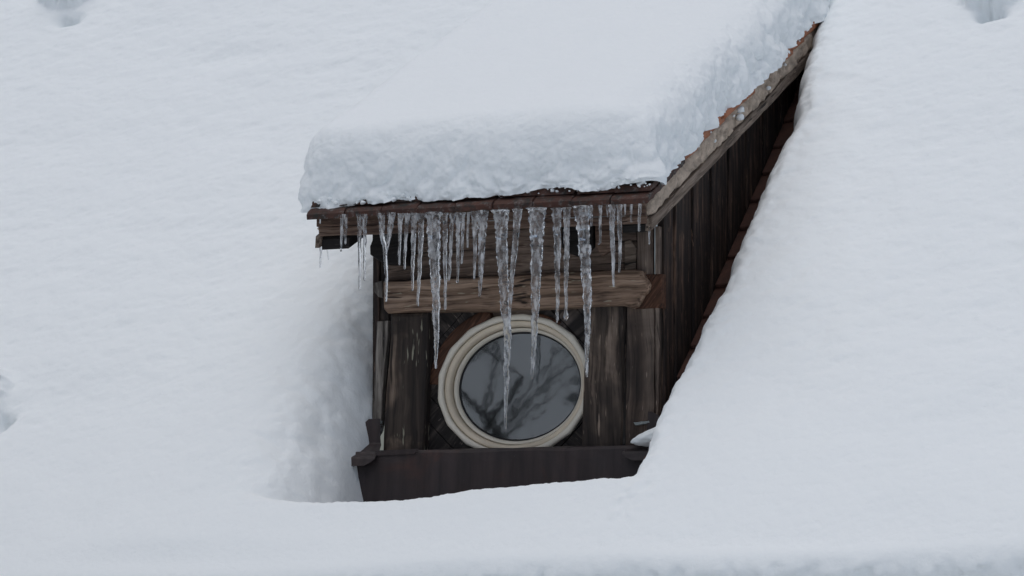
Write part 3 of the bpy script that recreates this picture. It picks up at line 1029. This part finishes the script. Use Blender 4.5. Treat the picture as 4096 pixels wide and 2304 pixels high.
# ------------------------------------------------------------------ snow cap on the dormer
def rounded_slab(lo, hi, rad, step):
    """surface grid of a box whose edges are rounded by the per-axis radii rad = (rx-, rx+, ry, rz)"""
    V_, F_ = [], []
    base = 0
    ax = [np.linspace(lo[i], hi[i], max(2, int((hi[i] - lo[i]) / step))) for i in range(3)]
    for i, s in ((2, 1), (1, 0), (0, 0), (0, 1)):
        j, k = [q for q in range(3) if q != i]
        A, B = np.meshgrid(ax[j], ax[k], indexing='ij')
        P = np.zeros((A.size, 3))
        P[:, j], P[:, k] = A.ravel(), B.ravel()
        P[:, i] = hi[i] if s else lo[i]
        na, nb = len(ax[j]), len(ax[k])
        ii = np.arange(na * nb).reshape(na, nb)
        q = np.stack([ii[:-1, :-1], ii[1:, :-1], ii[1:, 1:], ii[:-1, 1:]], -1).reshape(-1, 4) + base
        flip = (s == 1) if i == 1 else (s == 0)
        if flip: q = q[:, ::-1]
        V_.append(P); F_.append(q)
        base += len(P)
    P = np.concatenate(V_)
    F_ = np.concatenate(F_)
    rxm, rxp, ry, rz = rad
    up = 0.30 + 0.70 * sstep(P[:, 2] / (hi[2] - 0.5 * rz))
    rxm, rxp, ry = rxm * up, rxp * (0.45 + 0.55 * up), ry * up
    I = P.copy()
    I[:, 0] = np.clip(P[:, 0], lo[0] + rxm, hi[0] - rxp)
    I[:, 1] = np.clip(P[:, 1], lo[1] + ry, 1e9)
    I[:, 2] = np.clip(P[:, 2], -1e9, hi[2] - rz)
    rx = np.where(P[:, 0] < 0, rxm, rxp)
    D = (P - I) / np.stack([rx, ry, np.full(len(P), rz)], 1)
    L = np.linalg.norm(D, axis=1, keepdims=True)
    mx_ = np.abs(D).max(1, keepdims=True)
    Dn = np.where(L > 1e-6, D / np.maximum(L, 1e-6) * mx_, 0)
    Q = I + Dn * np.stack([rx, ry, np.full(len(P), rz)], 1)
    N = D / np.stack([rx, ry, np.full(len(P), rz)], 1)
    N = N / np.maximum(np.linalg.norm(N, axis=1, keepdims=True), 1e-6)
    return Q, N, F_


# local axes: x, along the slope (b), up from the slope (c)
Q, N, F_ = rounded_slab((-0.782, 0.0, 0.0), (0.732, 3.1, 0.290), (0.15, 0.24, 0.125, 0.145), 0.0065)
b, cc = Q[:, 1], Q[:, 2]
low = sstep(1 - cc / 0.24)
frontness = np.clip(-N[:, 1], 0, 1)
sideness = np.clip(np.abs(N[:, 0]), 0, 1)
steep = np.maximum(frontness, sideness)
w3 = np.stack([vnoise(Q * 7, 91), vnoise(Q * 7, 92), vnoise(Q * 7, 93)], 1)
qq = Q * np.array([1, 1, 1.15]) + 0.035 * w3
act = steep > 0.02
l1 = np.zeros(len(Q)); l2 = np.zeros(len(Q)); l3 = np.zeros(len(Q))
l1[act] = lumps(qq[act] * 10.5, 101)
l2[act] = lumps(qq[act] * 24, 102)
l3[act] = lumps(qq[act] * 52, 103)
amp = sstep(steep * 1.2) * (0.25 + 0.75 * low) * (1 + 0.35 * sstep(N[:, 0] * 1.5))
disp = amp * (0.034 * (l1 - 0.42) + 0.013 * (l2 - 0.35) + 0.006 * (l3 - 0.3))
disp += 0.012 * fbm(Q * 2.2, 3, 111) + 0.0022 * fbm(Q * np.array([9, 16, 9]), 3, 112) + (0.0040 * steep * (0.4 + 0.6 * low)) * fbm(Q * 70, 3, 113, 0.7)
Q = Q + N * disp[:, None]
# the foot of the front draws back unevenly so tiles show under it
lift = low * frontness * (0.020 * (1 + fbm(np.c_[Q[:, 0] * 6, Q[:, 0] * 0, Q[:, 0] * 0], 3, 121)) * sstep((Q[:, 0] + 0.62) / 0.25))
Q[:, 2] += lift * sstep(1 - cc / 0.06)
# ragged foot along the right verge, climbing and dipping over the tile courses
rag = 0.030 * fbm(np.c_[b * 7, b * 0, b * 0], 4, 131) + 0.020 * np.abs(((b + 0.05) / 0.33) % 1 - 0.5)
rs = sstep(N[:, 0] * 1.3) * low
Q[:, 0] += rs * rag * 1.0
y_ = YE + 0.030 + Q[:, 1] * CB - Q[:, 2] * SB * 0.35
z_ = dz(YE) + 0.046 + (Q[:, 1]) * SB + Q[:, 2] * 1.04 - 0.016 * sstep((-0.5 - Q[:, 0]) / 0.2) * low
cap = from_np('snow_cap', np.c_[Q[:, 0], y_, z_], F_, M['snow_soft'])
bpy.context.view_layer.update()
bm = bmesh.new(); bm.from_mesh(cap.data)
bmesh.ops.remove_doubles(bm, verts=bm.verts, dist=0.0008)
bm.to_mesh(cap.data); bm.free()
tag(cap, 'thick rounded slab of snow lying on the dormer roof', 'snow')

# crumbs of snow caught on the tiles, mortar and flashing
cv, cf = [], []
ico = bmesh.new(); bmesh.ops.create_icosphere(ico, subdivisions=2, radius=1)
icv = np.array([v.co[:] for v in ico.verts]); icf = np.array([[v.index for v in f.verts] for f in ico.faces]); ico.free()
base = 0


def crumb(p, r, squash=0.8):
    global base
    s = random.randint(0, 9999)
    d = 1 + 0.35 * vnoise(icv * 1.4 + s, 3) + 0.12 * vnoise(icv * 3 + s, 4)
    vv = icv * d[:, None] * np.array([r, r, r * squash]) + np.array(p)
    cv.append(vv); cf.append(icf + base); base += len(vv)


for i in range(26):                                     # along the verge
    yy = random.uniform(-0.30, 1.45)
    up = random.choice((0.012, 0.020, -0.02, -0.05, 0.022))
    crumb((0.728 + random.uniform(-0.012, 0.008), yy, dz(yy) + up), random.choice((0.006, 0.008, 0.011, 0.017)))
for i in range(150):                                    # along the eave
    xx = random.uniform(-0.72, 0.73)
    crumb((xx, YE + 0.02 + random.uniform(0.0, 0.03), dz(YE) + 0.066 + random.uniform(-0.010, 0.018)), random.choice((0.003, 0.004, 0.005, 0.006, 0.008, 0.011)))
for i in range(7):                                      # big clods at the right corner
    yy = -0.33 + 0.05 * i
    crumb((0.700 + random.uniform(-0.02, 0.012), yy, dz(yy) + 0.05), random.uniform(0.014, 0.026))
# wedge of snow on the right end cap
ico = bmesh.new(); bmesh.ops.create_icosphere(ico, subdivisions=4, radius=1)
ic4 = np.array([v.co[:] for v in ico.verts]); if4 = np.array([[v.index for v in f.verts] for f in ico.faces]); ico.free()
d4 = 1 + 0.10 * fbm(ic4 * 2.2, 3, 5)
wv = ic4 * d4[:, None] * np.array([0.120, 0.070, 0.036])
wv[:, 2] += 0.22 * wv[:, 0] + 0.10 * np.maximum(wv[:, 0], 0)
wv[:, 2] *= 1 + 4.0 * np.maximum(wv[:, 0], 0)
cv.append(wv + np.array([0.690, -0.125, 0.592])); cf.append(if4 + base); base += len(wv)
crumbs = from_np('snow_crumbs', np.concatenate(cv), np.concatenate(cf), M['snow_soft'])
tag(crumbs, 'crumbs of snow caught on tiles and flashing', 'snow', kind='stuff')

# ------------------------------------------------------------------ icicles
ICE_Y = YE - 0.001


def tube(path, radii, seed, seg=14, rough=1.0):
    """path (n,3) centre line, radii (n); rippled and slightly flattened"""
    n = len(path)
    verts, faces = [], []
    ang = np.arange(seg) / seg * 2 * np.pi
    for i in range(n):
        p = np.c_[np.cos(ang) * 1.5, np.sin(ang) * 1.5, np.full(seg, path[i, 2] * 55)]
        rr = radii[i] * (1 + rough * (0.20 * vnoise(p + seed * 7.1, seed) + 0.20 * vnoise(p * np.array([1.3, 1.3, 2.6]) + seed, seed + 1)))
        verts.append(np.c_[path[i, 0] + rr * np.cos(ang), path[i, 1] + 0.85 * rr * np.sin(ang), np.full(seg, path[i, 2])])
    verts = np.concatenate(verts)
    for i in range(n - 1):
        for j in range(seg):
            a, b_ = i * seg + j, i * seg + (j + 1) % seg
            faces.append((a, b_, b_ + seg, a + seg))
    tip = len(verts)
    verts = np.r_[verts, [path[-1] + np.array([0, 0, -radii[-1] * 0.7])], [path[0] + np.array([0, 0, radii[0] * 0.1])]]
    for j in range(seg):
        faces.append(((n - 1) * seg + (j + 1) % seg, (n - 1) * seg + j, tip, tip))
        faces.append((j, (j + 1) % seg, tip + 1, tip + 1))
    return verts, faces


def ice_path(pts, y):
    return np.array([on_y(a, b_, y) for a, b_ in pts])


def make_tube(pts, wtop, y, seed, wtip=7.0, flare=1.0, blob=0.0):
    pts = [(pts[0][0], pts[0][1] - 9)] + list(pts[1:])
    P = ice_path(pts, y)
    seglen = np.r_[0, np.cumsum(np.linalg.norm(np.diff(P, axis=0), axis=1))]
    n = max(8, int(seglen[-1] / 0.005))
    s = np.linspace(0, seglen[-1], n)
    C_ = np.stack([np.interp(s, seglen, P[:, k]) for k in range(3)], 1)
    f = s / seglen[-1]
    w = wtip + (wtop - wtip) * (1 - f) ** 0.88
    w = w * (1 + 0.35 * flare * np.exp(-s / 0.018))
    w = w * (1 + blob * np.exp(-((f - 0.97) / 0.03) ** 2))
    C_[:, 0] += 0.0016 * vnoise(np.c_[s * 38, s * 0, s * 0 + seed], seed) * np.minimum(1, s / 0.04)
    C_[0, 2] += 0.0
    return tube(C_, w * 0.00044, seed)


# (label detail, [list of (points, top width)], depth offset)
E_ = ICE_Y
ICES = [
    ('tiny stub of an icicle at the far left end of the eave', [([(1281, 872), (1281, 893)], 9)], E_),
    ('short icicle hanging from the leftmost corner of the black rafter end', [([(1286, 978), (1283, 1020), (1281, 1069)], 12)], -0.27),
    ('tiny crooked icicle under the black rafter end at left, beside a slightly longer one', [([(1305, 978), (1310, 1010), (1314, 1037)], 7)], -0.27),
    ('left icicle of the first close pair, crossing the black rafter end', [([(1369, 866), (1367, 940), (1364, 1005)], 15)], E_),
    ('right and shorter icicle of the first close pair, over the black rafter end', [([(1383, 866), (1382, 975)], 15)], E_),
    ('long needle icicle hanging in front of bare snow, left of its twin', [([(1437, 866), (1439, 950), (1438, 1158)], 20)], E_),
    ('needle icicle hanging in front of bare snow, right and shorter of the twins', [([(1459, 866), (1458, 960), (1457, 1122)], 20)], E_),
    ('forked icicle with two roots at the left end of the cross beam', [([(1524, 862), (1530, 940), (1541, 1000), (1547, 1100), (1545, 1205)], 27), ([(1566, 860), (1560, 930), (1550, 985), (1545, 1020)], 30)], E_),
    ('knobbly icicle just right of the forked one, before the dark corner', [([(1603, 862), (1599, 950), (1597, 1059)], 21)], E_),
    ('thin icicle ending before the dark corner, second right of the forked one', [([(1629, 862), (1623, 960), (1618, 1076)], 19)], E_),
    ('medium icicle ending on the beam, two left of the thick one by the left post', [([(1656, 862), (1653, 1000), (1648, 1163)], 27)], E_),
    ('clear icicle directly left of the thick one, tapering onto the beam', [([(1686, 862), (1682, 1000), (1671, 1223)], 28)], E_),
    ('thick long icicle left of the window, its tip against the brown arch trim', [([(1735, 860), (1737, 1000), (1744, 1208), (1746, 1350), (1742, 1473)], 62)], E_ - 0.012),
    ('medium icicle directly right of the thick left one, ending below the beam middle', [([(1779, 862), (1781, 1050), (1780, 1237)], 25)], E_),
    ('slim icicle right of the thick left one, ending at the top of the beam', [([(1809, 862), (1803, 1000), (1796, 1121)], 19)], E_),
    ('slim straight icicle with round tip, leftmost of three above the window top', [([(1834, 860), (1832, 1000), (1830, 1131)], 21)], E_),
    ('short icicle against the head board, middle of three above the window top', [([(1853, 860), (1849, 960), (1846, 1054)], 16)], E_),
    ('short thin stub icicle ending at the head board, above the window left half', [([(1874, 858), (1870, 989)], 13)], E_),
    ('knobbly icicle joined at its root to a wider one, left of the long forked icicle', [([(1898, 854), (1899, 1000), (1896, 1115)], 25)], E_),
    ('wide rooted icicle with slim tail, directly left of the long forked icicle', [([(1931, 852), (1927, 1000), (1919, 1185)], 44)], E_),
    ('longest icicle, forked at its root, reaching the lower half of the window', [([(2002, 850), (2008, 1000), (2018, 1200), (2030, 1330), (2026, 1500), (2022, 1719)], 60), ([(2071, 845), (2062, 960), (2045, 1130), (2039, 1230), (2034, 1330)], 34)], E_ - 0.012),
    ('thick icicle in front of the window pane, right of the longest one', [([(2148, 842), (2147, 1000), (2142, 1200), (2136, 1330), (2132, 1430), (2128, 1514)], 66)], E_ - 0.012),
    ('medium icicle ending at the top right rim of the window frame', [([(2227, 842), (2230, 1000), (2230, 1150), (2228, 1290)], 38)], E_),
    ('clear icicle with a swollen drip at its end, left of the right post', [([(2268, 840), (2266, 1000), (2263, 1200), (2265, 1278)], 31)], E_),
    ('thick milky icicle hanging in front of the right post', [([(2328, 834), (2338, 1000), (2350, 1200), (2350, 1300), (2348, 1420), (2346, 1507)], 62)], E_ - 0.012),
    ('short thin icicle just right of the thick milky one', [([(2366, 830), (2366, 903)], 13)], E_),
    ('slim icicle hooked to the left at its tip, right part of the eave', [([(2400, 830), (2402, 900), (2401, 970), (2394, 978)], 14)], E_),
    ('tiny spike icicle at the root of the longest icicle near the right end', [([(2429, 828), (2430, 867)], 10)], E_),
    ('longest icicle at the right end, ending on the beam', [([(2448, 828), (2450, 960), (2455, 1145)], 27)], E_),
    ('second longest icicle at the right end, ending at the head board end', [([(2478, 828), (2479, 960), (2478, 1088)], 22)], E_),
    ('tiny stub icicle at the right end, leftmost of the last three', [([(2500, 826), (2500, 858)], 10)], E_),
    ('short icicle at the right end, middle of the last three under the eave', [([(2525, 826), (2525, 888)], 11)], E_),
    ('last icicle under the eave beside the mortar verge', [([(2559, 824), (2557, 924)], 14)], E_),
    ('small needle icicle hanging from the lower corner of the verge board', [([(2598, 922), (2597, 977)], 8)], -0.315),
]
for i, (lab, tubes, yy) in enumerate(ICES):
    vv, ff, off = [], [], 0
    for (pts_, w) in tubes:
        a, f = make_tube(pts_, w, yy, 200 + i, wtip=min(8.0, w * 0.6), blob=1.3 if 'swollen' in lab else 0.15, flare=0.3 if len(pts_) == 2 else 1.0)
        vv.append(a)
        ff += [tuple(q + off for q in t_) for t_ in f]
        off += len(a)
    vv = np.concatenate(vv)
    bm = bmesh.new()
    bvs = [bm.verts.new(p) for p in vv]
    for t_ in ff:
        bm.faces.new([bvs[q] for q in dict.fromkeys(t_)])
    o = bm_link('icicle', bm, M['ice'], None, True)
    tag(o, lab, 'icicle', 'icicles hanging from the dormer eave')


# ------------------------------------------------------------------ trees across the yard (they show in the pane)
def tree(name, label, loc, height, seed, aim):
    rnd = random.Random(seed)
    root = empty(name, loc)
    tag(root, label, 'tree', 'trees across the yard')
    tv, tf2 = [], []
    cnt = [0]

    def limb(p0, d, L, r, depth):
        n = 5
        pth = [np.array(p0)]
        dd = np.array(d)
        for i in range(n):
            dd = dd + np.array([rnd.uniform(-1, 1), rnd.uniform(-1, 1), rnd.uniform(-0.5, 0.9)]) * 0.13
            dd /= np.linalg.norm(dd)
            pth.append(pth[-1] + dd * L / n)
        pth = np.array(pth)
        rad = np.linspace(r, r * (0.5 if depth else 0.35), n + 1)
        seg = 6
        u = np.cross(d, [0.3, 0.9, 0.2]); u /= np.linalg.norm(u); w = np.cross(d, u)
        b0 = cnt[0]
        for i in range(n + 1):
            for k2 in range(seg):
                a = 2 * math.pi * k2 / seg
                tv.append(pth[i] + rad[i] * (math.cos(a) * u + math.sin(a) * w))
        for i in range(n):
            for k2 in range(seg):
                tf2.append((b0 + i * seg + k2, b0 + i * seg + (k2 + 1) % seg, b0 + (i + 1) * seg + (k2 + 1) % seg, b0 + (i + 1) * seg + k2))
        cnt[0] += (n + 1) * seg
        if depth >= 4: return
        for q in range(rnd.choice((3, 4)) if depth else 9):
            i = rnd.randint(2, n) if depth else min(n, 2 + q // 2)
            out_ = np.array([rnd.uniform(-1, 1), rnd.uniform(-1, 1), rnd.uniform(-0.1, 0.8)])
            nd = dd * 0.45 + out_ * 0.9
            nd /= np.linalg.norm(nd)
            limb(pth[i], nd, L * rnd.uniform(0.45, 0.68), rad[i] * rnd.uniform(0.45, 0.65), depth + 1)
    limb(loc, np.array([0.02, 0.02, 1.0]), height * 0.55, height * 0.012, 0)
    trunk = from_np('trunk', np.array(tv), np.array(tf2), M['bark'], root)
    # dark tufts of old leaves
    lv, lf = [], []
    P = np.array(tv)
    pick = [P[rnd.randrange(len(P) // 2, len(P))] for _ in range(2600)]
    for p in pick:
        c0 = p + np.array([rnd.gauss(0, 0.05) for _ in range(3)])
        for _ in range(3):
            a = np.array([rnd.gauss(0, 1) for _ in range(3)]); a /= np.linalg.norm(a)
            b2 = np.cross(a, [rnd.gauss(0, 1) for _ in range(3)]); b2 /= np.linalg.norm(b2)
            s = rnd.uniform(0.04, 0.09)
            k0 = len(lv)
            lv += [c0, c0 + a * s + b2 * s * 0.4, c0 + a * s * 2, c0 + a * s - b2 * s * 0.4]
            lf.append((k0, k0 + 1, k0 + 2, k0 + 3))
    from_np('crown', np.array(lv), np.array(lf), M['leaf'], root, smooth=False)
    return root


tree('bare_tree', 'bare dark tree reflected in the window pane, the middle one', (-4.3, -7.4, -4.5), 9.5, 8, None)
tree('bare_tree', 'bare dark tree reflected in the window pane, nearer one', (-3.7, -5.2, -4.5), 9.0, 3, None)
tree('bare_tree', 'bare dark tree reflected in the window pane, farther one', (-3.2, -9.9, -4.5), 11.0, 5, None)
